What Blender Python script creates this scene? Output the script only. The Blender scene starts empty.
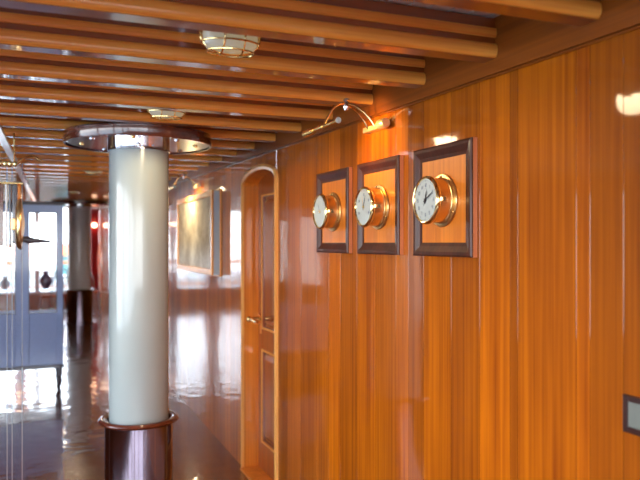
import bpy, bmesh, math, random
from mathutils import Vector, Matrix
random.seed(7)
C = bpy.context.scene.collection
PI = math.pi
EYE = 1.6            # eye height over the deck under the camera
SH = 0.0146          # the deck rises gently towards the far end
W = 1.32             # right bulkhead
XL = -2.4            # left side
YN, YF = -3.0, 16.0  # near / far ends
def zf(y): return SH*y                      # floor
def zb(y): return EYE+0.536+SH*y            # underside of ceiling beams
def zc(y): return zb(y)+0.125               # ceiling panels
YW = math.radians(22.22)

# ---------------------------------------------------------------- materials
def nm(name):
    m = bpy.data.materials.new(name); m.use_nodes = True
    nt = m.node_tree; b = nt.nodes['Principled BSDF']
    return m, nt, b
def plain(name, col, rough=.5, metal=0, coat=0, emis=None, es=0, bump=0, bscale=40):
    m, nt, b = nm(name)
    b.inputs['Base Color'].default_value = (*col, 1)
    b.inputs['Roughness'].default_value = rough
    b.inputs['Metallic'].default_value = metal
    b.inputs['Coat Weight'].default_value = coat
    b.inputs['Coat Roughness'].default_value = .05
    if emis:
        b.inputs['Emission Color'].default_value = (*emis, 1); b.inputs['Emission Strength'].default_value = es
    tc = nt.nodes.new('ShaderNodeTexCoord'); n = nt.nodes.new('ShaderNodeTexNoise')
    n.inputs['Scale'].default_value = bscale; nt.links.new(tc.outputs['Object'], n.inputs['Vector'])
    mix = nt.nodes.new('ShaderNodeMix'); mix.data_type = 'RGBA'
    mix.inputs['A'].default_value = (*[c*.9 for c in col], 1); mix.inputs['B'].default_value = (*[min(1, c*1.06) for c in col], 1)
    nt.links.new(n.outputs['Fac'], mix.inputs['Factor']); nt.links.new(mix.outputs['Result'], b.inputs['Base Color'])
    if bump:
        bp = nt.nodes.new('ShaderNodeBump'); bp.inputs['Strength'].default_value = bump; bp.inputs['Distance'].default_value = .002
        nt.links.new(n.outputs['Fac'], bp.inputs['Height']); nt.links.new(bp.outputs['Normal'], b.inputs['Normal'])
    return m
def wood(name, dark, light, axis=2, fine=60, rough=.25, coat=1, coatr=.06, tone=False, wav=.0, spec=.5):
    m, nt, b = nm(name)
    L = nt.links
    tc = nt.nodes.new('ShaderNodeTexCoord')
    def stretched(sc, stretch, det):
        mp = nt.nodes.new('ShaderNodeMapping'); s = [sc, sc, sc]; s[axis] = sc*stretch
        mp.inputs['Scale'].default_value = s; L.new(tc.outputs['Object'], mp.inputs['Vector'])
        n = nt.nodes.new('ShaderNodeTexNoise'); n.inputs['Scale'].default_value = 1; n.inputs['Detail'].default_value = det
        n.inputs['Roughness'].default_value = .6
        L.new(mp.outputs['Vector'], n.inputs['Vector']); return n.outputs['Fac']
    a = stretched(fine, .012, 4); c = stretched(fine*.22, .05, 3); k = stretched(fine*.07, .35, 2)
    add = nt.nodes.new('ShaderNodeMath'); add.operation = 'MULTIPLY_ADD'; L.new(a, add.inputs[0]); add.inputs[1].default_value = .46
    ad2 = nt.nodes.new('ShaderNodeMath'); ad2.operation = 'MULTIPLY_ADD'; L.new(c, ad2.inputs[0]); ad2.inputs[1].default_value = .42
    ad3 = nt.nodes.new('ShaderNodeMath'); ad3.operation = 'MULTIPLY'; L.new(k, ad3.inputs[0]); ad3.inputs[1].default_value = .20
    L.new(ad3.outputs[0], ad2.inputs[2]); L.new(ad2.outputs[0], add.inputs[2])
    mr = nt.nodes.new('ShaderNodeMapRange'); mr.inputs['From Min'].default_value = .36; mr.inputs['From Max'].default_value = .64
    L.new(add.outputs[0], mr.inputs['Value'])
    mix = nt.nodes.new('ShaderNodeMix'); mix.data_type = 'RGBA'
    mix.inputs['A'].default_value = (*dark, 1); mix.inputs['B'].default_value = (*light, 1)
    L.new(mr.outputs['Result'], mix.inputs['Factor'])
    out = mix.outputs['Result']
    if tone:
        at = nt.nodes.new('ShaderNodeAttribute'); at.attribute_name = 'tone'
        mm = nt.nodes.new('ShaderNodeMix'); mm.data_type = 'RGBA'; mm.blend_type = 'MULTIPLY'; mm.inputs['Factor'].default_value = 1
        L.new(out, mm.inputs['A']); L.new(at.outputs['Color'], mm.inputs['B']); out = mm.outputs['Result']
    L.new(out, b.inputs['Base Color'])
    b.inputs['Roughness'].default_value = rough
    b.inputs['Specular IOR Level'].default_value = spec
    b.inputs['Coat Weight'].default_value = coat; b.inputs['Coat Roughness'].default_value = coatr
    if wav:
        n = nt.nodes.new('ShaderNodeTexNoise'); n.inputs['Scale'].default_value = 5; n.inputs['Detail'].default_value = 2
        L.new(tc.outputs['Object'], n.inputs['Vector'])
        bp = nt.nodes.new('ShaderNodeBump'); bp.inputs['Strength'].default_value = 1; bp.inputs['Distance'].default_value = wav
        L.new(n.outputs['Fac'], bp.inputs['Height']); L.new(bp.outputs['Normal'], b.inputs['Normal']); L.new(bp.outputs['Normal'], b.inputs['Coat Normal'])
    return m
def glass(name, tint=(.95, .98, 1), gl=.12):
    m = bpy.data.materials.new(name); m.use_nodes = True; nt = m.node_tree; nt.nodes.clear()
    o = nt.nodes.new('ShaderNodeOutputMaterial'); t = nt.nodes.new('ShaderNodeBsdfTransparent'); g = nt.nodes.new('ShaderNodeBsdfGlossy')
    t.inputs['Color'].default_value = (*tint, 1); g.inputs['Roughness'].default_value = .02
    mx = nt.nodes.new('ShaderNodeMixShader'); mx.inputs[0].default_value = gl
    nt.links.new(t.outputs[0], mx.inputs[1]); nt.links.new(g.outputs[0], mx.inputs[2]); nt.links.new(mx.outputs[0], o.inputs[0])
    return m

M = {}
M['wall'] = wood('varnished_teak', (.24, .038, .001), (.62, .158, .001), 2, 62, .5, .8, .05, tone=True, wav=.0008, spec=.1)
M['wall'].node_tree.nodes['Principled BSDF'].inputs['Coat IOR'].default_value = 1.55
M['left'] = wood('matte_side_panel', (.10, .024, .006), (.20, .05, .010), 2, 50, .7, 0, .3, spec=.1)
M['plaque'] = wood('plaque_teak', (.50, .11, .008), (.85, .26, .02), 2, 70, .35, .6, .12)
M['plaque_edge'] = wood('plaque_edge', (.62, .17, .05), (.85, .30, .12), 2, 70, .4, .3, .2)
M['mahog_v'] = wood('mahogany_moulding', (.028, .006, .003), (.085, .018, .007), 2, 90, .45, .25, .15, spec=.25)
M['mahog_x'] = wood('mahogany_beam', (.16, .030, .005), (.34, .080, .010), 0, 70, .3, 1, .06)
M['mahog_x'].node_tree.nodes['Principled BSDF'].inputs['Coat IOR'].default_value = 1.9
M['mahog_y'] = wood('mahogany_fascia', (.15, .032, .004), (.28, .070, .006), 1, 70, .4, .5, .08, spec=.2)
M['honey'] = wood('honey_batten', (.74, .18, .012), (1.0, .44, .07), 0, 110, .4, .5, .12)
M['honey_trim'] = wood('honey_trim', (.85, .30, .06), (.98, .50, .14), 2, 80, .45, .4, .2, spec=.2)
M['jamb'] = wood('jamb_teak', (.60, .14, .012), (.90, .28, .03), 2, 70, .4, .7, .08, spec=.2)
M['door'] = wood('door_mahogany', (.20, .04, .010), (.42, .10, .022), 2, 70, .3, 1, .06)
M['rim'] = wood('rim_mahogany', (.07, .012, .006), (.15, .03, .012), 0, 70, .25, 1, .05)
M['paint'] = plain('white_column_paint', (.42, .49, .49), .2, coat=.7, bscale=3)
M['panel'] = plain('white_ceiling_paint', (.72, .72, .72), .25, coat=.6)
M['brass'] = plain('polished_brass', (.86, .55, .24), .30, 1, bump=.1, bscale=60)
M['brass_pale'] = plain('satin_brass', (.90, .68, .36), .42, .75)
M['brass_l'] = plain('bright_brass', (.92, .68, .30), .15, 1)
M['steel'] = plain('polished_steel', (.72, .72, .76), .12, 1)
M['steel_dark'] = plain('mirror_base_metal', (.24, .20, .25), .10, 1, bump=.3, bscale=7)
M['dial'] = plain('enamel_dial', (.50, .55, .53), .35)
M['ink'] = plain('black_ink', (.02, .02, .03), .5)
M['blueing'] = plain('blue_grey_ink', (.12, .15, .22), .5)
M['cab'] = plain('sky_reflection_wood', (.22, .34, .68), .3, coat=.5)  # sky mirrored in dark wood, painted as a blue-grey base colour
M['cab_d'] = plain('dark_cabinet_moulding', (.05, .05, .08), .3, coat=.6)
M['glass'] = glass('clear_glass')
M['switch'] = plain('grey_rocker', (.17, .19, .17), .35)
M['switch_f'] = plain('dark_switch_frame', (.035, .008, .006), .3, coat=.6)
M['lampglass'] = plain('frosted_lamp_glass', (.30, .34, .36), .25, emis=(1, .80, .45), es=.14, coat=.5)
M['gloss_panel'] = wood('glossy_panel', (.14, .03, .02), (.26, .06, .03), 2, 50, .2, 1, .03)
M['gloss_panel'].node_tree.nodes['Principled BSDF'].inputs['Coat IOR'].default_value = 2.1
M['bulb'] = plain('warm_bulb', (1, .8, .5), .4, emis=(1, .62, .22), es=18)
M['white'] = plain('white_gloss', (.85, .87, .9), .3, coat=.4)
M['red'] = plain('red_cloth', (.55, .03, .04), .8)
M['orange'] = plain('orange_cloth', (.85, .22, .05), .7)
M['teal'] = plain('teal_paint', (.10, .35, .36), .4)
M['water'] = plain('harbour_water', (.25, .36, .42), .12)
M['stone'] = plain('pale_quay_stone', (.62, .58, .52), .8)
M['navy'] = plain('navy_glaze', (.03, .07, .16), .25, coat=.6)
M['glow'] = plain('small_lamp_glow', (1, .7, .5), .4, emis=(1, .6, .35), es=6)
M['matboard'] = plain('grey_side', (.36, .42, .50), .4, coat=.4)

def floor_mat():
    m, nt, b = nm('varnished_deck'); L = nt.links
    tc = nt.nodes.new('ShaderNodeTexCoord')
    mp = nt.nodes.new('ShaderNodeMapping'); mp.inputs['Rotation'].default_value[2] = PI/2
    L.new(tc.outputs['Object'], mp.inputs['Vector'])
    br = nt.nodes.new('ShaderNodeTexBrick'); br.inputs['Scale'].default_value = 1
    br.inputs['Brick Width'].default_value = 1.8; br.inputs['Row Height'].default_value = .11; br.inputs['Mortar Size'].default_value = .0025
    br.inputs['Color1'].default_value = (.13, .030, .009, 1); br.inputs['Color2'].default_value = (.20, .052, .012, 1); br.inputs['Mortar'].default_value = (.03, .01, .006, 1)
    L.new(mp.outputs['Vector'], br.inputs['Vector']); L.new(br.outputs['Color'], b.inputs['Base Color'])
    b.inputs['Roughness'].default_value = .22; b.inputs['Coat Weight'].default_value = 1; b.inputs['Coat Roughness'].default_value = .05
    b.inputs['Coat IOR'].default_value = 1.55
    n = nt.nodes.new('ShaderNodeTexNoise'); n.inputs['Scale'].default_value = 6; n.inputs['Detail'].default_value = 1
    L.new(tc.outputs['Object'], n.inputs['Vector'])
    bp = nt.nodes.new('ShaderNodeBump'); bp.inputs['Strength'].default_value = 1; bp.inputs['Distance'].default_value = .004
    L.new(n.outputs['Fac'], bp.inputs['Height']); L.new(bp.outputs['Normal'], b.inputs['Coat Normal']); L.new(bp.outputs['Normal'], b.inputs['Normal'])
    return m
M['floor'] = floor_mat()
def art_mat():
    m, nt, b = nm('faded_harbour_painting'); L = nt.links
    tc = nt.nodes.new('ShaderNodeTexCoord')
    n = nt.nodes.new('ShaderNodeTexNoise'); n.inputs['Scale'].default_value = 5; n.inputs['Detail'].default_value = 6; n.inputs['Roughness'].default_value = .7
    L.new(tc.outputs['Object'], n.inputs['Vector'])
    sx = nt.nodes.new('ShaderNodeSeparateXYZ'); L.new(tc.outputs['Object'], sx.inputs[0])
    r1 = nt.nodes.new('ShaderNodeValToRGB'); e = r1.color_ramp.elements
    e[0].position = .35; e[0].color = (.42, .33, .22, 1); e[1].position = .65; e[1].color = (.80, .70, .52, 1)
    L.new(n.outputs['Fac'], r1.inputs[0])
    mr = nt.nodes.new('ShaderNodeMapRange'); mr.inputs['From Min'].default_value = -.05; mr.inputs['From Max'].default_value = -.22
    L.new(sx.outputs['Z'], mr.inputs['Value'])
    r2 = nt.nodes.new('ShaderNodeValToRGB'); e = r2.color_ramp.elements
    e[0].position = .42; e[0].color = (.50, .48, .45, 1); e[1].position = .62; e[1].color = (.85, .85, .83, 1)
    L.new(n.outputs['Fac'], r2.inputs[0])
    mx = nt.nodes.new('ShaderNodeMix'); mx.data_type = 'RGBA'
    L.new(mr.outputs['Result'], mx.inputs['Factor']); L.new(r1.outputs[0], mx.inputs['A']); L.new(r2.outputs[0], mx.inputs['B'])
    L.new(mx.outputs['Result'], b.inputs['Base Color']); b.inputs['Roughness'].default_value = .75; b.inputs['Specular IOR Level'].default_value = .15
    return m
M['art'] = art_mat()

# ---------------------------------------------------------------- mesh helpers
def ob(name, bm, mat, parent=None, smooth=False, bevel=0, loc=None):
    bmesh.ops.recalc_face_normals(bm, faces=bm.faces)
    me = bpy.data.meshes.new(name); bm.to_mesh(me); bm.free()
    me.materials.append(M[mat] if isinstance(mat, str) else mat)
    if smooth:
        for p in me.polygons: p.use_smooth = True
        me.set_sharp_from_angle(angle=math.radians(38))
    o = bpy.data.objects.new(name, me); C.objects.link(o)
    if parent: o.parent = parent
    if loc is not None: o.location = loc
    if bevel:
        b = o.modifiers.new('Bevel', 'BEVEL'); b.width = bevel; b.segments = 2; b.limit_method = 'ANGLE'
    return o
def box(bm, x0, x1, y0, y1, z0, z1):
    v = [bm.verts.new(p) for p in [(x0,y0,z0),(x1,y0,z0),(x1,y1,z0),(x0,y1,z0),(x0,y0,z1),(x1,y0,z1),(x1,y1,z1),(x0,y1,z1)]]
    for f in [(0,3,2,1),(4,5,6,7),(0,1,5,4),(1,2,6,5),(2,3,7,6),(3,0,4,7)]: bm.faces.new([v[i] for i in f])
    return bm
def slopebox(bm, x0, x1, y0, y1, fz0, fz1):
    """box whose bottom and top follow functions of y"""
    v = [bm.verts.new(p) for p in [(x0,y0,fz0(y0)),(x1,y0,fz0(y0)),(x1,y1,fz0(y1)),(x0,y1,fz0(y1)),(x0,y0,fz1(y0)),(x1,y0,fz1(y0)),(x1,y1,fz1(y1)),(x0,y1,fz1(y1))]]
    for f in [(0,3,2,1),(4,5,6,7),(0,1,5,4),(1,2,6,5),(2,3,7,6),(3,0,4,7)]: bm.faces.new([v[i] for i in f])
    return bm
def NB(): return bmesh.new()
AX = {'z': lambda r, a, t: (r*math.cos(a), r*math.sin(a), t), '-x': lambda r, a, t: (-t, r*math.cos(a), r*math.sin(a)),
      'x': lambda r, a, t: (t, r*math.cos(a), r*math.sin(a)), 'y': lambda r, a, t: (r*math.cos(a), t, r*math.sin(a))}
def lathe(bm, prof, axis='z', seg=32, o=(0,0,0), sx=1, sy=1):
    fn = AX[axis]; rings = []
    for r, t in prof:
        if r < 1e-6: rings.append([bm.verts.new(Vector(fn(0,0,t))+Vector(o))]); continue
        ring = []
        for i in range(seg):
            a = 2*PI*i/seg; p = Vector(fn(r, a, t)); 
            if axis == 'z': p.x *= sx; p.y *= sy
            ring.append(bm.verts.new(p+Vector(o)))
        rings.append(ring)
    for A, B in zip(rings, rings[1:]):
        if len(A) == 1 and len(B) == 1: continue
        for i in range(seg):
            j = (i+1) % seg
            if len(A) == 1: bm.faces.new((A[0], B[i], B[j]))
            elif len(B) == 1: bm.faces.new((A[i], A[j], B[0]))
            else: bm.faces.new((A[i], A[j], B[j], B[i]))
    return bm
def tube(bm, pts, r, seg=10, closed=False):
    P = [Vector(p) for p in pts]; n = len(P); rings = []; prev = None
    R = r if isinstance(r, (list, tuple)) else [r]*n
    for i, p in enumerate(P):
        if closed: t = (P[(i+1) % n]-P[i-1]).normalized()
        else: t = (P[min(i+1, n-1)]-P[max(i-1, 0)]).normalized()
        if prev is None:
            u = t.orthogonal().normalized()
        else:
            u = (prev - t*prev.dot(t)).normalized()
        prev = u; w = t.cross(u)
        rings.append([bm.verts.new(p+R[i]*(u*math.cos(2*PI*k/seg)+w*math.sin(2*PI*k/seg))) for k in range(seg)])
    pairs = list(zip(rings, rings[1:]))+([(rings[-1], rings[0])] if closed else [])
    for A, B in pairs:
        for k in range(seg):
            j = (k+1) % seg; bm.faces.new((A[k], A[j], B[j], B[k]))
    if not closed:
        bm.faces.new(rings[0][::-1]); bm.faces.new(rings[-1])
    return bm
def extr_x(bm, prof, x0, x1, z0f=None):
    """profile of (y, z) extruded along x"""
    A = [bm.verts.new((x0, y, z)) for y, z in prof]; B = [bm.verts.new((x1, y, z)) for y, z in prof]; n = len(prof)
    for i in range(n):
        j = (i+1) % n; bm.faces.new((A[i], A[j], B[j], B[i]))
    bm.faces.new(A[::-1]); bm.faces.new(B); return bm
def thing(name, loc, label, cat, group=None, rz=0):
    o = bpy.data.objects.new(name, None); C.objects.link(o); o.location = loc; o.rotation_euler = (0,0,rz); o.empty_display_size = .1
    o['label'] = label; o['category'] = cat
    if group: o['group'] = group
    return o
def tag(o, label, cat, group=None):
    o['label'] = label; o['category'] = cat
    if group: o['group'] = group
    return o
def struct(name, bm, mat, **k):
    o = ob(name, bm, mat, **k); o['kind'] = 'structure'; return o
def empty_struct(name, loc=(0,0,0)):
    o = bpy.data.objects.new(name, None); C.objects.link(o); o.location = loc; o['kind'] = 'structure'; return o

# ---------------------------------------------------------------- shell
struct('floor', slopebox(NB(), XL-.2, W+.3, YN-1, YF+.2, lambda y: zf(y)-.1, zf), 'floor')

# right bulkhead in planks; doorway with an arched head
DY0, DY1 = 3.91, 4.593
def arch(y):      # z of the door head
    t = (y-(DY0+DY1)/2)/((DY1-DY0)/2); return EYE+.385+.075*math.sqrt(max(0, 1-t*t))
# seam positions and plank colours near the camera, as the boards run
near = [(-3.0,.95),(-.4,.9),(.45,.95),(.62,.85),(.80,.9),(.97,.8),(1.12,.88),(1.215,.66),(1.29,.70),(1.40,1.0),(1.449,.86),(1.69,.72),(1.725,1.0),(1.88,.74),(2.045,.86),(2.23,.68),(2.34,.92),(2.44,.78),(2.62,.88),(2.80,.74),(2.98,1.05),(3.12,.78),(3.28,.74),(3.50,.82),(3.72,.70)]
seams = list(near)
y = DY1
while y < YF: seams.append((y, random.choice([.8,.9,1,1.1]))); y += .17
bm = NB(); tl = bm.loops.layers.float_color.new('tone')
def plank(y0, y1, tn, low):
    g = .0012; ys = [y0, y0+g, y1-g, y1]; xs = [W+.0012, W, W, W+.0012]
    n0 = len(bm.verts)
    lo = [bm.verts.new((x, yy, low(yy))) for x, yy in zip(xs, ys)]; hi = [bm.verts.new((x, yy, zc(yy))) for x, yy in zip(xs, ys)]
    fs = [bm.faces.new((lo[i], lo[i+1], hi[i+1], hi[i])) for i in range(3)]
    for k, f in enumerate(fs):
        q = tn*(.45 if k != 1 else 1)
        for l in f.loops: l[tl] = (q, q*(.97+.03*q), q, 1)
for i, (y0, tn) in enumerate(seams):
    y1 = seams[i+1][0] if i+1 < len(seams) else YF
    if y0 >= 3.72 and y0 < 3.9: y1 = DY0
    plank(y0, y1, tn, zf)
# above the door
N = 16
A = [DY0+(DY1-DY0)*(0.5-0.5*math.cos(PI*i/N)) for i in range(N+1)]
for a, b in zip(A, A[1:]):
    v = [bm.verts.new(p) for p in [(W,a,arch(a)),(W,b,arch(b)),(W,b,zc(b)),(W,a,zc(a))]]
    f = bm.faces.new(v)
    for l in f.loops: l[tl] = (.75,.74,.75,1)
# back of the bulkhead
for a, b, lowf in ((YN, DY0, zf), (DY1, YF, zf)):
    v = [bm.verts.new(p) for p in [(W+.14,a,lowf(a)),(W+.14,b,lowf(b)),(W+.14,b,zc(b)),(W+.14,a,zc(a))]]; bm.faces.new(v)
struct('wall_right', bm, 'wall')

# door reveal
bm = NB()
box(bm, W, W+.14, DY0-.02, DY0, zf(DY0), EYE+.40); box(bm, W, W+.14, DY1, DY1+.02, zf(DY1), EYE+.40)
for a, b in zip(A, A[1:]):
    v = [bm.verts.new(p) for p in [(W,a,arch(a)),(W,b,arch(b)),(W+.14,b,arch(b)),(W+.14,a,arch(a))]]; bm.faces.new(v)
struct('trim_1', bm, 'jamb')
# raised architrave round the doorway
bm = NB(); path = [(DY0, zf(DY0)), (DY0, EYE+.385)]+[(a, arch(a)) for a in A[1:-1]]+[(DY1, EYE+.385), (DY1, zf(DY1))]
cy, cz = (DY0+DY1)/2, EYE
rows = []
for k, (yy, zz) in enumerate(path):
    if k == 0 or k == 1: d = Vector((-1, 0)) if k == 0 else Vector((-1, .3))
    elif k >= len(path)-2: d = Vector((1, 0)) if k == len(path)-1 else Vector((1, .3))
    else: d = Vector(((yy-cy)*.9, .28)).normalized()
    w = .035
    o_ = (yy+d.x*w, zz+d.y*w); i_ = (yy, zz)
    rows.append([bm.verts.new(p) for p in [(W+.001, i_[0], i_[1]), (W-.014, i_[0], i_[1]), (W-.018, (i_[0]*.5+o_[0]*.5), i_[1]*.5+o_[1]*.5), (W-.012, o_[0], o_[1]), (W+.001, o_[0], o_[1])]])
for a, b in zip(rows, rows[1:]):
    for k in range(5):
        j = (k+1) % 5; bm.faces.new((a[k], a[j], b[j], b[k]))
struct('trim_2', bm, 'honey_trim')
# door leaf
d = empty_struct('door_1', (W+.10, DY0, zf(DY0)))
DW, DH = DY1-DY0, EYE+.47-zf(DY0)
bm = NB(); st = .10
# stiles and rails leave two openings filled by panels
box(bm, 0, .035, .004, st, .01, DH); box(bm, 0, .035, DW-st, DW-.004, .01, DH)
box(bm, 0, .035, st, DW-st, .01, .22); box(bm, 0, .035, st, DW-st, .82, .98); box(bm, 0, .035, st, DW-st, DH-.16, DH)
ob('door_leaf', bm, 'door', d, bevel=.004)
for z0, z1 in ((.22, .82), (.98, DH-.16)):
    bm = NB(); box(bm, .012, .022, st, DW-st, z0, z1)
    a = .05; q = [( .012, st+.02, z0+.02),(.012, DW-st-.02, z0+.02),(.012, DW-st-.02, z1-.02),(.012, st+.02, z1-.02)]
    r_ = [(.0, st+a, z0+a),(.0, DW-st-a, z0+a),(.0, DW-st-a, z1-a),(.0, st+a, z1-a)]
    qv = [bm.verts.new(p) for p in q]; rv = [bm.verts.new(p) for p in r_]
    for i in range(4):
        j = (i+1) % 4; bm.faces.new((qv[i], qv[j], rv[j], rv[i]))
    bm.faces.new(rv); ob('door_panel', bm, 'gloss_panel', d)
    bm = NB(); e = .012
    for q0, q1, q2, q3 in ((st-e, st, z0-e, z1+e), (DW-st, DW-st+e, z0-e, z1+e), (st, DW-st, z0-e, z0), (st, DW-st, z1, z1+e)): box(bm, -.008, 0, q0, q1, q2, q3)
    ob('panel_bead', bm, 'honey_trim', d)
bm = NB()
lathe(bm, [(0,0),(.034,0),(.034,.008),(.015,.014),(.013,.07),(.020,.074),(.022,.085),(.014,.095),(0,.098)], '-x', 20, (0, DW-.05, 1.03))
tube(bm, [(-.075, DW-.05, 1.03), (-.078, DW-.10, 1.035), (-.074, DW-.16, 1.026), (-.078, DW-.22, 1.03), (-.080, DW-.235, 1.03)], [.012,.012,.010,.014,.010], 10)
ob('door_handle', bm, 'brass_l', d, smooth=True)['label'] = 'polished brass lever handle'
bm = NB(); box(bm, -.001, .003, DW-.075, DW-.035, .93, 1.0)
ob('keyhole_plate', bm, 'brass', d)
bm = NB(); box(bm, W-.03, W+.14, DY0, DY1, zf(DY0), zf(DY0)+.022)
struct('trim_3', bm, 'jamb', bevel=.004)

# fascia along the top of the bulkhead
struct('trim_4', slopebox(NB(), W-.02, W+.001, YN, YF, lambda y: EYE+.492+SH*y, lambda y: zc(y)), 'mahog_y')
# small bead shaped to draw the gloss line under the fascia
bm = NB(); tube(bm, [(W-.006, YN, EYE+.489+SH*YN), (W-.006, YF, EYE+.489+SH*YF)], .0035, 8)
struct('trim_5', bm, 'mahog_y')

# ceiling : white tongue and groove panels running along the deck
bm = NB(); x = XL
while x < W:
    x1 = min(x+.068, W); g = .004
    pr = [(x, .006), (x+g, 0), (x1-g, 0), (x1, .006)]
    a = [bm.verts.new((p, YN, zc(YN)+q)) for p, q in pr]; b = [bm.verts.new((p, YF, zc(YF)+q)) for p, q in pr]
    for i in range(3): bm.faces.new((a[i], a[i+1], b[i+1], b[i]))
    x = x1
v = [bm.verts.new(p) for p in [(XL,YN,zc(YN)+.04),(W,YN,zc(YN)+.04),(W,YF,zc(YF)+.04),(XL,YF,zc(YF)+.04)]]; bm.faces.new(v)
struct('ceiling', bm, 'panel')

# ceiling beams : each a mahogany core with two honey battens on its face
def ordinal(n):
    names = ['first','second','third','fourth','fifth','sixth','seventh','eighth','ninth','tenth','eleventh','twelfth','thirteenth','fourteenth','fifteenth','sixteenth','seventeenth','eighteenth','nineteenth','twentieth']
    if n <= 20: return names[n-1]
    t = {2:'twenty', 3:'thirty'}[n//10]
    return {30:'thirtieth', 40:'fortieth'}[n] if n % 10 == 0 else t+'-'+names[n % 10-1]
COLX, COLY = .529, 3.90
cache = {}
def beam_parts(root, segs, key):
    if key in cache:
        for o in cache[key]:
            c = o.copy(); c.parent = root; C.objects.link(c)
        return
    out = []
    core, bat, upb = NB(), NB(), NB()
    for x0, x1 in segs:
        extr_x(core, [(.010,0),(.068,0),(.068,.122),(.010,.122)], x0, x1)
        extr_x(bat, [(.009,.001),(.004,.003),(-.001,.009),(-.004,.018),(-.004,.028),(-.001,.037),(.004,.043),(.009,.045)], x0, x1)
        extr_x(upb, [(.009,.062),(.003,.064),(0,.070),(0,.084),(.003,.090),(.009,.092)], x0, x1)
    out.append(ob('beam_core', core, 'mahog_x', root))
    out.append(ob('lower_batten', bat, 'honey', root, smooth=True))
    out.append(ob('upper_batten', upb, 'honey', root, smooth=True))
    cache[key] = out
y0 = 1.762-.42*10; n_vis = 0; k = -10
while y0 < YF-.2:
    vis = k >= -1
    if vis:
        n_vis += 1; lab = 'varnished ceiling beam with honey battens, %s back from the near edge of the photo' % ordinal(n_vis)
    else: lab = 'varnished ceiling beam with honey battens overhead behind the camera'
    root = thing('ceiling_beam', (0, y0, zb(y0)), lab, 'beam', 'varnished beams across the ceiling')
    if k == 5: beam_parts(root, [(XL, COLX-.19), (COLX+.19, W-.021)], 'cut')
    else: beam_parts(root, [(XL, W-.021)], 'full')
    y0 += .42; k += 1

# left side : open bays ahead and abeam, solid bulkhead between
bm = NB()
slopebox(bm, XL-.1, XL, 4.4, YF, zf, zc)
slopebox(bm, XL-.1, XL, YN, 4.4, zf, lambda y: zf(y)+.75)
slopebox(bm, XL-.1, XL, YN, 4.4, lambda y: zc(y)-.16, zc)
for yy in (YN, -1.2, .7, 2.6): slopebox(bm, XL-.1, XL, yy, yy+.12, lambda y: zf(y)+.75, lambda y: zc(y)-.16)
struct('wall_left', bm, 'left')

# far end : sill, header, mullions and panes
bm = NB()
Z0 = EYE-1.08; Z1 = zc(YF)-.10
box(bm, XL, W, YF, YF+.12, zf(YF)-.05, Z0); box(bm, XL, W, YF, YF+.12, Z1, zc(YF)+.03)
struct('wall_far', bm, 'door')
mull = [XL, -1.15, .06, 1.12]
for i in range(3):
    w = empty_struct('window_%d' % (i+1), (0, YF, 0)); a, b = mull[i], mull[i+1] if i < 2 else W
    bm = NB(); t = .045
    box(bm, a, a+t, .02, .10, Z0, Z1); box(bm, b-t, b, .02, .10, Z0, Z1); box(bm, a+t, b-t, .02, .10, Z0, Z0+t); box(bm, a+t, b-t, .02, .10, Z1-t, Z1)
    ob('window_frame', bm, 'white', w)
    ob('window_pane', box(NB(), a+t, b-t, .055, .062, Z0+t, Z1-t), 'glass', w)
# near end, behind the camera : low rail and header only
bm = NB(); box(bm, XL, W, YN-.1, YN, zf(YN), .95); box(bm, XL, W, YN-.1, YN, zc(YN)-.12, zc(YN)+.03)
for xx in (XL, -.6, W-.12): box(bm, xx, xx+.12, YN-.1, YN, .95, zc(YN)-.12)
struct('wall_near', bm, 'door')

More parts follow.
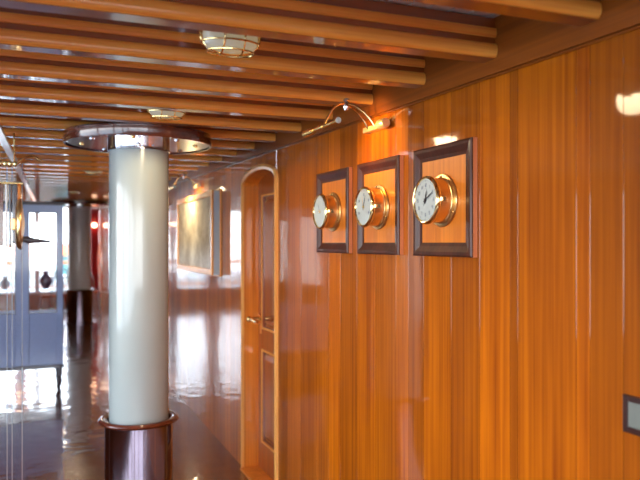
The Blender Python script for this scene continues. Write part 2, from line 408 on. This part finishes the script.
# ---------------------------------------------------------------- columns
def column(x, y, r, label, detail=True, paint='paint'):
    z = zf(y); zt = zb(y); root = thing('column', (x, y, z), label, 'column', None)
    zr = (EYE-.955+SH*(y-3.9))-z          # height of the wooden ring
    q = r/.158
    ob('base_cover', lathe(NB(), [(.0,0),(.192*q,0),(.192*q,.02),(.18*q,.03),(.18*q,zr-.012),(0,zr-.012)], 'z', 64), 'steel_dark', root, smooth=True)
    ring = NB(); prof = []
    for i in range(12):
        a = 2*PI*i/12; prof.append((.193*q+.020*math.cos(a), zr+.015*math.sin(a)))
    lathe(ring, prof+[prof[0]], 'z', 64); lathe(ring, [(.17*q,zr+.008),(.19*q,zr+.010),(.19*q,zr-.006),(.17*q,zr-.010)], 'z', 64)
    ob('base_ring', ring, 'rim', root, smooth=True)
    top = zt-z-.055
    ob('shaft', lathe(NB(), [(0,zr-.01),(r,zr-.01),(r,top-.02),(0,top-.02)], 'z', 64), paint, root, smooth=True)
    ob('collar', lathe(NB(), [(r+.001,top-.045),(r+.006,top-.043),(r+.006,top-.004),(r+.001,top-.002)], 'z', 64), 'steel', root, smooth=True)
    R = .39*q
    ob('ceiling_plate', lathe(NB(), [(r*.9,top-.004),(R-.012,top-.004),(R-.012,top+.006),(r*.9,top+.006)], 'z', 64), 'steel', root, smooth=True)['label'] = 'mirror polished steel disc'
    ob('plate_rim', lathe(NB(), [(R-.013,top-.009),(R-.003,top-.010),(R,top-.004),(R,top+.046),(R-.006,top+.052),(R-.03,top+.052),(R-.03,top+.007),(R-.013,top+.006)], 'z', 64), 'rim', root, smooth=True)
    if detail:
        for i in range(8):
            a = 2*PI*(i+.5)/8+.16
            s = ob('screw', lathe(NB(), [(.014,0),(.013,-.005),(.006,-.009),(0,-.010)], 'z', 12), 'brass_l' if i % 2 else 'steel', root, smooth=True, loc=(.30*q*math.cos(a), .30*q*math.sin(a), top-.004))
        bm = NB(); an = math.atan2(-COLY, -COLX)
        s = ob('collar_bolt', lathe(NB(), [(0,0),(.011,0),(.011,.006),(.005,.009),(0,.009)], 'x', 12), 'steel', root, smooth=True)
        s.location = ((r+.006)*math.cos(an), (r+.006)*math.sin(an), top-.024); s.rotation_euler = (0,0,an)
        b = ob('cross_block', box(NB(), -.185, .185, -.19, .05, top+.053, top+.17), 'rim', root, bevel=.006)
    return root
column(COLX, COLY, .158, 'large white column with polished metal base and mahogany ring in the foreground')
column(.74, 13.0, .195, 'distant pale column with dark metal base beside the display cabinet', detail=False, paint='white')  # whiter paint makes up for the light this backlit column lacks

# ---------------------------------------------------------------- wooden plaques with instruments
YC = [2.078, 2.563, 3.033]
ZC = EYE+.1465
def plaque(y, label):
    root = thing('wooden_plaque', (W, y, ZC), label, 'plaque', 'wooden plaques behind the brass instruments')
    if 'plq' in cache:
        for o in cache['plq']:
            c = o.copy(); c.parent = root; C.objects.link(c)
        return root
    w, h, b = .187, .193, .048
    p1 = ob('backboard', box(NB(), -.012, -.001, -w+b-.004, w-b+.004, -h+b-.004, h-b+.004), 'plaque', root)
    # honey outer edge
    bm = NB()
    box(bm, -.018, -.001, -w, -w+.006, -h, h); box(bm, -.018, -.001, w-.006, w, -h, h)
    box(bm, -.018, -.001, -w+.006, w-.006, -h, -h+.006); box(bm, -.018, -.001, -w+.006, w-.006, h-.006, h)
    p2 = ob('edge_band', bm, 'plaque_edge', root)
    bm = NB()
    prof = [(0.0,-.0175),(0.0,-.022),(.006,-.025),(.016,-.0245),(.036,-.015),(b,-.013),(b,-.0115)]   # (inset, x)
    loops = []
    for ins, xx in prof:
        loops.append([bm.verts.new((xx, sy*(w-ins), sz*(h-ins))) for sy, sz in ((-1,-1),(1,-1),(1,1),(-1,1))])
    for A_, B_ in zip(loops, loops[1:]):
        for i in range(4):
            j = (i+1) % 4; bm.faces.new((A_[i], A_[j], B_[j], B_[i]))
    p3 = ob('frame', bm, 'mahog_v', root)
    p3['label'] = 'dark mahogany bevelled border'
    cache['plq'] = [p1, p2, p3]
    return root
plaque(YC[0], 'square wooden plaque with dark border, nearest and largest of the three')
plaque(YC[1], 'square wooden plaque with dark border, middle of the three')
plaque(YC[2], 'square wooden plaque with dark border, farthest and nearest the arched door')

def numeral(bm, ch, cy, cz, s, x):
    """tiny upright bars making a seven-bar digit on the dial plane, seen from -x (dial's right is -y)"""
    seg = {'0':'abcdef','1':'bc','2':'abged','3':'abgcd','4':'fgbc','5':'afgcd','6':'afgedc','7':'abc','8':'abcdefg','9':'abcdfg'}[ch]
    t = s*.16; hw, hh = s*.28, s*.5
    R = {'a':(-hw,hw,hh-t,hh),'g':(-hw,hw,-t/2,t/2),'d':(-hw,hw,-hh,-hh+t),'f':(-hw,-hw+t,0,hh),'b':(hw-t,hw,0,hh),'e':(-hw,-hw+t,-hh,0),'c':(hw-t,hw,-hh,0)}
    for q in seg:
        a, b, c, d = R[q]; box(bm, x-.0004, x, cy-b, cy-a, cz+c, cz+d)
def instrument(y, label, cat, kind):
    root = thing({'clock':'ship_clock','barometer':'ship_barometer','gauge':'ship_gauge'}[kind], (W-.012, y, ZC), label, cat, 'round brass ship instruments')
    # case, local -x is out of the wall
    ob('back_flange', lathe(NB(), [(0,0.0005),(.090,.0005),(.092,.004),(.090,.008),(.078,.010),(0,.010)], '-x', 48), 'brass', root, smooth=True)
    ob('case', lathe(NB(), [(.080,.010),(.080,.014),(.077,.016),(.077,.052),(.079,.054),(.079,.057)], '-x', 48), 'brass', root, smooth=True)
    bz = lathe(NB(), [(.075,.057),(.081,.058),(.083,.062),(.083,.067),(.081,.072),(.077,.075),(.074,.074),(.072,.069)], '-x', 48)
    ob('bezel', bz, 'brass_l', root, smooth=True)
    dl = ob('dial', lathe(NB(), [(.0,.0695),(.0735,.0695),(.074,.066)], '-x', 48), 'dial', root)
    X = -.0697
    bm = NB()
    for i in range(60 if kind == 'clock' else 40):
        n_ = 60 if kind == 'clock' else 40
        a = (2*PI*i/60) if kind == 'clock' else (-PI*.8+1.6*PI*i/39)
        major = i % 5 == 0; r0, r1, t = (.063 if major else .0655), .069, (.0012 if major else .0005)
        dy, dz = -math.sin(a), math.cos(a); py, pz = math.cos(a), math.sin(a)
        pts = [(r0,-t),(r1,-t),(r1,t),(r0,t)]
        bm.faces.new([bm.verts.new((X-.0002, r*dy+s*py, r*dz+s*pz)) for r, s in pts])
    if kind == 'clock':
        for hnum in range(1, 13):
            a = 2*PI*hnum/12; st = str(hnum); cyy, czz = -math.sin(a)*.051, math.cos(a)*.051
            for i, ch in enumerate(st): numeral(bm, ch, cyy-(i-(len(st)-1)/2)*.0085, czz, .012, X)
        lathe(bm, [(.0125,.0699),(.0135,.0699)], '-x', 24, (0, 0, .027))
    elif kind == 'barometer':
        for i, st in enumerate(['96','98','10','10','10']):
            a = -PI*.66+i*PI*.33; cyy, czz = -math.sin(a)*.050, math.cos(a)*.050
            for k, ch in enumerate(st): numeral(bm, ch, cyy-(k-.5)*.0075, czz, .010, X)
    ob('scale_marks', bm, 'blueing', root)
    def hand(name, a, L_, w_, mat, x):
        bm = NB(); dy, dz = -math.sin(a), math.cos(a); py, pz = math.cos(a), math.sin(a)
        pr = [(-.014,.0),(-.010,w_*.8),(0,w_*.6),(L_*.55,w_),(L_,.0003),(L_,-.0003),(L_*.55,-w_),(0,-w_*.6),(-.010,-w_*.8)]
        f = [bm.verts.new((x, r*dy+s*py, r*dz+s*pz)) for r, s in pr]; g_ = [bm.verts.new((x-.0006, r*dy+s*py, r*dz+s*pz)) for r, s in pr]
        bm.faces.new(f); bm.faces.new(g_[::-1])
        for i in range(len(f)):
            j = (i+1) % len(f); bm.faces.new((f[i], f[j], g_[j], g_[i]))
        ob(name, bm, mat, root)
    if kind == 'clock':
        hand('hour_hand', math.radians(14), .036, .0040, 'ink', X-.0012); hand('minute_hand', math.radians(62), .053, .0028, 'ink', X-.0022)
        hand('second_hand', math.radians(200), .020, .0008, 'ink', X-.003)
    elif kind == 'barometer':
        hand('needle', math.radians(20), .050, .0022, 'ink', X-.0012); hand('set_pointer', math.radians(-14), .046, .0013, 'brass', X-.0022)
    else:
        hand('needle', math.radians(-30), .046, .0012, 'blueing', X-.0012)
    ob('centre_cap', lathe(NB(), [(.006,.0695),(.006,.0735),(.0,.0745)], '-x', 16), 'ink' if kind == 'clock' else 'brass_l', root, smooth=True)
    # hinge on the left, latch on the right (towards the camera)
    bm = NB(); tube(bm, [(-.060, .083, -.012), (-.060, .083, .012)], .0042, 10); box(bm, -.062, -.030, .071, .079, -.009, .009)
    ob('hinge', bm, 'brass', root, smooth=True)
    bm = NB(); box(bm, -.064, -.034, -.080, -.0725, -.007, .007); lathe(bm, [(0,-.006),(.006,-.006),(.006,.006),(0,.006)], 'z', 12, (-.058, -.085, 0))
    ob('latch', bm, 'brass_l', root, smooth=True)
    for i in range(3):
        a = PI/2+2*PI*i/3; c = (-.010, .085*math.cos(a), .085*math.sin(a))
        ob('flange_screw', lathe(NB(), [(.0,0),(.0055,0),(.0045,.003),(0,.004)], '-x', 12, (0, .083*math.cos(a), .083*math.sin(a))), 'brass_l', root, smooth=True, loc=(-.008, 0, 0))
    return root
instrument(YC[0], 'brass ship clock with dark hands on the nearest plaque', 'clock', 'clock')
instrument(YC[1], 'brass ship dial with thin crossed pointers on the middle plaque', 'barometer', 'barometer')
instrument(YC[2], 'brass ship dial with plain pale face on the farthest plaque', 'gauge', 'gauge')

# ---------------------------------------------------------------- brass picture light
def picture_light(y, z, label, arm=.26, half=.16, lit=6, aim=-.25):
    root = thing('picture_light', (W, y, z), label, 'lamp', 'brass wall lamps')
    bm = NB(); box(bm, -.030, -.001, -.012, .150, -.014, .008)
    ob('wall_bracket', bm, 'brass_pale', root, bevel=.003)
    ob('end_cap', lathe(NB(), [(0,-.06),(.017,-.06),(.020,-.056),(.020,-.006),(.017,-.002),(0,-.002)], 'y', 24), 'brass_pale', root, smooth=True, loc=(-.028, 0, 0))
    for dy in (.040, .100):
        pts = []
        for i in range(13):
            t = i/12; xx = -.030-(arm*.48)*t; zz = .085*math.sin(t*PI/2)**.8
            pts.append((xx, dy+(0.070-dy)*t*.7, zz))
        ob('arm', tube(NB(), pts, .0042, 8), 'brass_l', root, smooth=True)
    xk = -.030-arm*.48
    ob('joint_knob', lathe(NB(), [(0,-.024),(.009,-.021),(.013,-.008),(.013,.008),(.009,.016),(.014,.020),(.010,.027),(0,.029)], 'z', 20), 'steel', root, smooth=True, loc=(xk, .070, .083))
    pts = []
    for i in range(11):
        t = i/10; pts.append((xk-(arm*.52)*t, .070-.05*t, .085-.100*t**1.7+.012*math.sin(PI*t)))
    ob('front_arm', tube(NB(), pts, .0042, 8), 'brass_l', root, smooth=True)
    xs = xk-arm*.52
    bm = NB(); tube(bm, [(xs, .041-half, -.018), (xs, .041+half, -.018)], .0065, 12)
    tube(bm, [(xs, .041-.02, -.018), (xs, .041+.02, -.018)], .010, 12)
    ob('cross_rod', bm, 'brass_l', root, smooth=True)
    ob('end_knob', lathe(NB(), [(0,-.012),(.009,-.008),(.012,0),(.009,.008),(0,.012)], 'y', 16), 'dial', root, smooth=True, loc=(xs, .041-half-.010, -.018))['label'] = 'small white ball finial'
    ob('lamp_head', lathe(NB(), [(0,-.05),(.012,-.05),(.014,-.03),(.014,.05),(.010,.055),(0,.055)], 'y', 16), 'brass_l', root, smooth=True, loc=(xs, .041+half-.03, -.020))
    if lit:
        l = bpy.data.lights.new('lamp_light', 'SPOT'); l.energy = lit if lit > 4.5 else lit*3; l.color = (1, .60, .18) if lit > 4.5 else (1, .82, .5); l.spot_size = math.radians(110 if lit > 4.5 else 165); l.spot_blend = 1; l.shadow_soft_size = .02
        lo = bpy.data.objects.new('lamp_light', l); C.objects.link(lo); lo.parent = root; lo.location = (xs+.03, .041, -.02)
        lo.rotation_euler = Vector((1, 0, aim)).to_track_quat('-Z', 'Y').to_euler()
    return root
picture_light(2.53, EYE+.478, 'long armed brass lamp reaching out above the middle plaque', arm=.235)
picture_light(5.95, EYE+.49, 'small brass lamp above the framed painting down the corridor', arm=.20, half=.10, lit=4, aim=-1.6)

# ---------------------------------------------------------------- caged ceiling lamps
def cage_lamp(x, y, label):
    zt = zc(y); root = thing('bulkhead_lamp', (x, y, zt), label, 'lamp', 'caged oval ceiling lamps')
    k = .66
    ob('lamp_base', lathe(NB(), [(0,-.001),(.088,-.001),(.090,-.010),(.086,-.055),(0,-.055)], 'z', 40, sy=k), 'steel', root, smooth=True)
    ob('lamp_glass', lathe(NB(), [(.082,-.055),(.083,-.088),(.079,-.110),(.068,-.122),(.045,-.127),(0,-.128)], 'z', 40, sy=k), 'lampglass', root, smooth=True)
    bm = NB()
    for rr, zz in ((.090,-.075),(.087,-.104)):
        tube(bm, [(rr*math.cos(a), rr*k*math.sin(a), zz) for a in [2*PI*i/40 for i in range(40)]], .0030, 8, True)
    tube(bm, [(.070*math.cos(a), .070*k*math.sin(a), -.129) for a in [2*PI*i/32 for i in range(32)]], .0028, 8, True)
    for px in (-.030, .030):
        pts = []
        for i in range(17):
            a = -PI/2+PI*i/16; yy = .0600*math.sin(a); 
            pts.append((px, yy*.96, -.050-.086*math.cos(a)**.55 if abs(math.cos(a)) > 1e-6 else -.050))
        tube(bm, pts, .0030, 8)
    pts = [(.092*math.sin(a), 0, -.050-.086*max(0, math.cos(a))**.55) for a in [-PI/2+PI*i/16 for i in range(17)]]
    tube(bm, pts, .0030, 8)
    ob('guard_cage', bm, 'brass_l', root, smooth=True)['label'] = 'brass wire cage'
    l = bpy.data.lights.new('lamp_light', 'SPOT'); l.energy = 5 if y < 2.5 else 11; l.color = (1, .76, .46); l.shadow_soft_size = .06; l.spot_size = math.radians(172); l.spot_blend = .25
    lo = bpy.data.objects.new('lamp_light', l); C.objects.link(lo); lo.parent = root; lo.location = (0, 0, -.145)
    return root
cage_lamp(.536, 2.01, 'oval caged lamp with grey glass between the nearest ceiling beams')
cage_lamp(.568, 3.27, 'smaller looking oval caged brass lamp just before the white column top')
cage_lamp(.50, 6.63, 'oval caged lamp on the ceiling beyond the white column')
cage_lamp(.50, 13.35, 'oval caged lamp added on the ceiling to brighten the distant column')  # extra lamp, added to brighten the dim far end
cage_lamp(.50, 9.99, 'oval caged lamp on the ceiling towards the far windows')

# ---------------------------------------------------------------- framed painting
PY0, PY1 = 5.224, 6.62; pc = (PY0+PY1)/2; pz = EYE+.078
root = thing('framed_painting', (W, pc, pz), 'wide gold framed painting on the bulkhead beyond the arched door', 'painting')
hw, hh = (PY1-PY0)/2, .325
bm = NB(); box(bm, -.058, -.004, -hw+.004, hw-.004, -hh+.004, hh-.004); ob('box_side', bm, 'matboard', root)
for nme, x0, x1, t in (('front_frame', -.074, -.058, .045), ('back_frame', -.012, -.001, .012)):
    bm = NB(); e = 0 if t > .02 else -.012
    a, b = hw-e, hh-e
    box(bm, x0, x1, -a, -a+t, -b, b); box(bm, x0, x1, a-t, a, -b, b); box(bm, x0, x1, -a+t, a-t, -b, -b+t); box(bm, x0, x1, -a+t, a-t, b-t, b)
    ob(nme, bm, 'honey_trim', root, bevel=.003)['label'] = 'gold toned wooden frame'
ob('canvas', box(NB(), -.064, -.0585, -hw+.044, hw-.044, -hh+.044, hh-.044), 'art', root)

# ---------------------------------------------------------------- light switch
root = thing('light_switch', (W, 1.226, EYE-.408), 'dark framed double light switch low at the right edge', 'switch')
bm = NB(); a, b, t = .058, .045, .015
box(bm, -.010, -.001, -a, -a+t, -b, b); box(bm, -.010, -.001, a-t, a, -b, b); box(bm, -.010, -.001, -a+t, a-t, -b, -b+t); box(bm, -.010, -.001, -a+t, a-t, b-t, b)
ob('switch_frame', bm, 'switch_f', root, bevel=.002)
for s in (1, -1):
    bm = NB(); y_a, y_b = (.001, a-t) if s > 0 else (-a+t, -.001)
    box(bm, -.008, -.001, y_a, y_b, -b+t, b-t); ob('rocker', bm, 'switch', root, bevel=.002)

# ---------------------------------------------------------------- display cabinet
CY = 7.45; cz0 = zf(CY); xm = -.109
root = thing('display_cabinet', (xm, CY, cz0), 'display cabinet, sky reflection painted blue-grey, with glazed doors on turned feet', 'cabinet')
hw_, dp = .378, .36; zb0 = EYE-1.21-cz0; zt0 = EYE+.377-cz0
bm = NB()
box(bm, -hw_, -hw_+.025, .022, dp, zb0, zt0); box(bm, hw_-.025, hw_, .022, dp, zb0, zt0)
box(bm, -hw_+.025, hw_-.025, .022, dp, zb0, zb0+.03); box(bm, -hw_+.025, hw_-.025, .022, dp, zt0-.03, zt0)
box(bm, -hw_+.025, hw_-.025, dp-.02, dp, zb0+.03, .80)
ob('cabinet_body', bm, 'cab', root)
bm = NB(); box(bm, -hw_-.02, hw_+.02, -.015, dp+.01, zt0+.001, zt0+.022); box(bm, -hw_-.010, hw_+.010, -.006, dp+.005, zt0+.022, zt0+.034)
ob('cornice', bm, 'cab_d', root, bevel=.004)
bm = NB(); box(bm, -hw_-.012, hw_+.012, -.008, dp+.01, zb0-.035, zb0-.001)
ob('plinth', bm, 'cab_d', root, bevel=.004)
for s in (-1, 1):
    bm = NB(); a, b = (.002, hw_) if s > 0 else (-hw_, -.002)
    g0, g1 = EYE-.684-cz0, EYE+.297-cz0; t = .065
    box(bm, a, a+t, 0, .020, zb0, zt0); box(bm, b-t, b, 0, .020, zb0, zt0); box(bm, a+t, b-t, 0, .020, zb0, g0); box(bm, a+t, b-t, 0, .020, g1, zt0)
    dr = ob('door', bm, 'cab', root, bevel=.003)
    ob('door_glass', box(NB(), a+t, b-t, .008, .012, g0, g1), 'glass', dr)
    bm = NB(); t2 = .008
    box(bm, a+t-t2, a+t, -.006, 0, g0-t2, g1+t2); box(bm, b-t, b-t+t2, -.006, 0, g0-t2, g1+t2); box(bm, a+t, b-t, -.006, 0, g0-t2, g0); box(bm, a+t, b-t, -.006, 0, g1, g1+t2)
    ob('glazing_bead', bm, 'cab_d', dr)
for sx_ in (-1, 1):
    for yy in (.04, dp-.04):
        ob('foot', lathe(NB(), [(0,0),(.018,0),(.022,.010),(.014,.022),(.012,.045),(.020,.075),(.030,.105),(.026,.135),(.018,.150),(.030,.165),(.030,zb0-.036),(0,zb0-.036)], 'z', 20), 'cab_d', root, smooth=True, loc=(sx_*(hw_-.035), yy, 0))
for zz in (.72, 1.02, 1.32):
    ob('shelf', box(NB(), -hw_+.027, hw_-.027, .03, dp-.025, zz, zz+.008), 'glass', root)['label'] = 'clear glass shelf'
# pieces shown inside
def vase(x, y, z, s, mat, label):
    o = ob('vase', lathe(NB(), [(0,0),(.035*s,0),(.04*s,.01*s),(.07*s,.07*s),(.075*s,.11*s),(.045*s,.16*s),(.025*s,.19*s),(.035*s,.22*s),(.028*s,.215*s),(.018*s,.19*s),(0,.185*s)], 'z', 28), mat, smooth=True, loc=(x, y, z))
    tag(o, label, 'vase', 'pieces shown in the cabinet'); return o
vase(xm+.22, CY+.18, cz0+1.028, .8, 'navy', 'dark blue vase behind the right glass door of the cabinet')
vase(xm-.16, CY+.18, cz0+1.028, .6, 'white', 'white vase behind the left glass door of the cabinet')

# ---------------------------------------------------------------- hanging rack with brass drum at the left edge
RY = 4.15
root = thing('hanging_rack', (-.13, RY, zb(RY)), 'hanging rack of dark and brown bars on thin rods at the left edge', 'rack')
RZ = -.166
bm = NB(); tube(bm, [(-.16, 0, RZ), (.045, 0, RZ)], .010, 12)
for i in range(8): lathe(bm, [(0,-.012),(.012,-.010),(.019,0),(.012,.010),(0,.012)], 'x', 12, (-.14+.025*i, 0, RZ))
for xx in (-.10, .03): tube(bm, [(xx, 0, RZ), (xx, 0, .0)], .004, 8)
ob('top_rail', bm, 'brass_l', root, smooth=True)['label'] = 'knobbed brass rail'
ob('scroll', tube(NB(), [(.045+.12*t, 0, RZ+.045*math.sin(PI*.85*t)) for t in [i/14 for i in range(15)]], .006, 8), 'brass_l', root, smooth=True)
ob('lower_rail', tube(NB(), [(-.16, 0, -.272), (.075, 0, -.272)], .008, 12), 'brass_l', root, smooth=True)
for xx in (-.060, -.005, .020, .070):
    ob('rod', tube(NB(), [(xx, 0, RZ), (xx, 0, -zb(RY)+zf(RY)+.001)], .0020, 8), 'matboard', root, smooth=True)
for xx, ww, mt, zt_, zb_ in ((-.036,.013,'rim',-.28,-.61),(-.008,.006,'white',-.28,-.62),(.010,.006,'cab_d',-.28,-.62),(.034,.011,'cab_d',-.28,-.60),(.055,.007,'jamb',-.28,-.56)):
    ob('bar', box(NB(), xx-ww, xx+ww, -.02, .02, zt_, zb_), mt, root, bevel=.003)
root = thing('brass_bell', (-.068, RY-.11, EYE+.100), 'brass bell seen edge on with a dark handle, beside the hanging rack', 'bell')
ob('bell_body', lathe(NB(), [(0,-.024),(.05,-.024),(.085,-.022),(.118,-.018),(.130,-.010),(.134,.0),(.132,.006),(.11,.010),(.08,.014),(.05,.018),(.02,.022),(0,.022)], 'x', 40), 'brass', root, smooth=True)
ob('handle', tube(NB(), [(.005, 0, -.075), (.04, 0, -.085), (.075, 0, -.088), (.15, 0, -.092)], [.012,.020,.012,.005], 12), 'cab_d', root, smooth=True)['label'] = 'dark tapering handle'
ob('mount', box(NB(), -.045, -.022, -.02, .088, -.03, .03), 'brass', root, bevel=.003)

# white rail down the left under the beams
def P(x, y, dz): return (x, y, zb(y)+dz)
bm = NB(); a, b = (-.167, 4.08), (.015, 12.7)
def railpt(t): return (a[0]+(b[0]-a[0])*t, a[1]+(b[1]-a[1])*t)
for t in range(1):
    p, q = railpt(-.5), railpt(1)
    w_ = .020
    v = [bm.verts.new(c) for c in [(p[0]-w_,p[1],zb(p[1])-.024),(p[0]+w_,p[1],zb(p[1])-.024),(q[0]+w_,q[1],zb(q[1])-.024),(q[0]-w_,q[1],zb(q[1])-.024),
                                     (p[0]-w_,p[1],zb(p[1])-.006),(p[0]+w_,p[1],zb(p[1])-.006),(q[0]+w_,q[1],zb(q[1])-.006),(q[0]-w_,q[1],zb(q[1])-.006)]]
    for f in [(0,3,2,1),(4,5,6,7),(0,1,5,4),(1,2,6,5),(2,3,7,6),(3,0,4,7)]: bm.faces.new([v[i] for i in f])
tag(ob('cable_duct', bm, 'white'), 'long white rail fixed under the ceiling beams on the left', 'rail')

# ---------------------------------------------------------------- far end furnishings
def curtain(x, label, w=.10):
    y = YF-.14; bm = NB(); rows = []
    zt_, zb_ = zb(YF)-.03, EYE-1.05
    for r in range(13):
        t = r/12; z = zt_+(zb_-zt_)*t; nar = 1-.35*math.exp(-((t-.62)/.12)**2); row = []
        for i in range(25):
            s = i/24; row.append(bm.verts.new((x+(s-.5)*2*w*nar, y+.022*math.sin(s*PI*7)*nar, z)))
        rows.append(row)
    for A_, B_ in zip(rows, rows[1:]):
        for i in range(24): bm.faces.new((A_[i], A_[i+1], B_[i+1], B_[i]))
    o = ob('curtain', bm, 'red', smooth=True); m = o.modifiers.new('Solidify', 'SOLIDIFY'); m.thickness = .006
    return tag(o, label, 'curtain', 'red curtains at the far windows')
curtain(1.32-.12, 'red curtain at the far window just left of the big column')
curtain(-.26, 'red curtain seen through the right glass door of the cabinet')
curtain(-1.18, 'red curtain added at the far end to redden the reflection in the glossy bulkhead, nearer the middle', .16)  # added out of direct view, puts red into the bulkhead's reflection
curtain(-2.2, 'red curtain added at the far end to redden the reflection in the glossy bulkhead, in the corner')  # also added only for the red it gives the reflection
def sconce(x, z, label):
    r = thing('wall_sconce', (x, YF-.26, z), label, 'lamp', 'little lit lamps by the curtains')
    ob('globe', lathe(NB(), [(0,-.05),(.03,-.042),(.05,-.02),(.055,0),(.05,.02),(.03,.042),(0,.05)], 'z', 20), 'glow', r, smooth=True)
    ob('bracket', tube(NB(), [(0,0,.045),(0,.0,.12),(0,.08,.16),(0,.25,.16)], .010, 8), 'brass', r, smooth=True)
sconce(1.20, EYE+.38, 'small glowing lamp before the red curtain by the big column')
sconce(-.26, EYE+.42, 'small glowing lamp before the red curtain seen through the cabinet')

def chair(x, y, rz, label, seatmat):
    z = zf(y); r = thing('cafe_chair', (x, y, z), label, 'chair', 'chairs by the far windows', rz)
    ob('seat', lathe(NB(), [(0,.43),(.19,.43),(.205,.445),(.20,.47),(.15,.48),(0,.48)], 'z', 24), seatmat, r, smooth=True)
    ob('backrest', tube(NB(), [(-.17,.13,.46),(-.19,.18,.70),(-.13,.22,.90),(0,.235,.95),(.13,.22,.90),(.19,.18,.70),(.17,.13,.46)], .014, 8), 'white', r, smooth=True)
    ob('back_hoop', tube(NB(), [(-.10,.15,.46),(-.10,.19,.68),(0,.215,.80),(.10,.19,.68),(.10,.15,.46)], .010, 8), 'white', r, smooth=True)
    for a, b in ((-1,-1),(1,-1),(1,1),(-1,1)):
        ob('leg', tube(NB(), [(a*.13,b*.13,.44),(a*.17,b*.17,.002)], [.014,.011], 8), 'white', r, smooth=True)
chair(.98, 14.3, 2.6, 'white hooped chair with orange seat between the two columns', 'orange')
chair(.30, 13.6, -2.3, 'white hooped chair with orange seat partly behind the cabinet', 'orange')
r = thing('round_table', (.52, 14.9, zf(14.9)), 'low white round table by the far windows', 'table')
ob('tabletop', lathe(NB(), [(0,.70),(.36,.70),(.37,.715),(.36,.73),(0,.73)], 'z', 32), 'white', r, smooth=True)
ob('pedestal', lathe(NB(), [(0,0),(.2,0),(.2,.02),(.035,.05),(.03,.69),(0,.69)], 'z', 24), 'cab_d', r, smooth=True)

# ---------------------------------------------------------------- outside
bm = NB(); box(bm, -60, 60, -60, 120, -3.2, -3.0)
tag(ob('harbour_water', bm, 'water'), 'pale harbour water outside the far windows', 'water')['kind'] = 'stuff'
bm = NB(); box(bm, -30, 30, 44, 50, -2.999, -.6)
tag(ob('quay', bm, 'stone'), 'pale stone quay beyond the far windows', 'quay')
bm = NB(); 
r = thing('kiosk', (2.0, 46.5, -.599), 'low building with an orange awning on the quay outside', 'building')
ob('wall', box(NB(), -4, 4, 0, 2.5, 0, 2.2), 'stone', r)
ob('awning', extr_x(NB(), [(-1.2,1.5),(-1.2,1.42),(0,1.95),(0,2.1)], -3.6, 3.6), 'orange', r)
ob('door', box(NB(), -.8, .3, -.05, 0, 0, 1.4), 'teal', r)

r = thing('deck_railing', (-.5, 17.6, zf(16)-.02), 'teak and white deck railing outside the far windows', 'railing')
ob('stern_ledge', box(NB(), -1.9, 1.9, -1.3, .15, -.12, 0), 'stone', r)
for zz, rr, mt in ((.92,.035,'orange'),(.62,.018,'white'),(.36,.018,'orange')):
    ob('rail', tube(NB(), [(-1.9,0,zz),(1.9,0,zz)], rr, 10), mt, r, smooth=True)
for i in range(9): ob('post', tube(NB(), [(-1.8+.45*i,0,0),(-1.8+.45*i,0,.90)], .018, 8), 'matboard', r, smooth=True)
# ---------------------------------------------------------------- sky and camera
w = bpy.data.worlds.new('sky'); bpy.context.scene.world = w; w.use_nodes = True; nt = w.node_tree
bg = nt.nodes['Background']
tc = nt.nodes.new('ShaderNodeTexCoord'); sp = nt.nodes.new('ShaderNodeSeparateXYZ'); nt.links.new(tc.outputs['Generated'], sp.inputs[0])
rp = nt.nodes.new('ShaderNodeValToRGB'); e = rp.color_ramp.elements
e[0].position = 0; e[0].color = (.95, .97, 1, 1); e[1].position = .7; e[1].color = (.62, .78, 1, 1)
nt.links.new(sp.outputs['Z'], rp.inputs[0]); nt.links.new(rp.outputs[0], bg.inputs['Color'])
bg.inputs['Strength'].default_value = 5.2

cam = bpy.data.cameras.new('camera'); co = bpy.data.objects.new('camera', cam); C.objects.link(co)
co.location = (0, 0, EYE); co.rotation_euler = (PI/2, 0, -YW)
cam.sensor_width = 36; cam.lens = 700/640*36; cam.shift_y = 3/640; cam.clip_start = .02; cam.clip_end = 300
cam.dof.use_dof = True; cam.dof.focus_distance = 2.7; cam.dof.aperture_fstop = 2.6
bpy.context.scene.camera = co
vs = bpy.context.scene.view_settings
vs.view_transform = 'Standard'; vs.look = 'None'; vs.gamma = 1; vs.use_curve_mapping = False; vs.exposure = .88
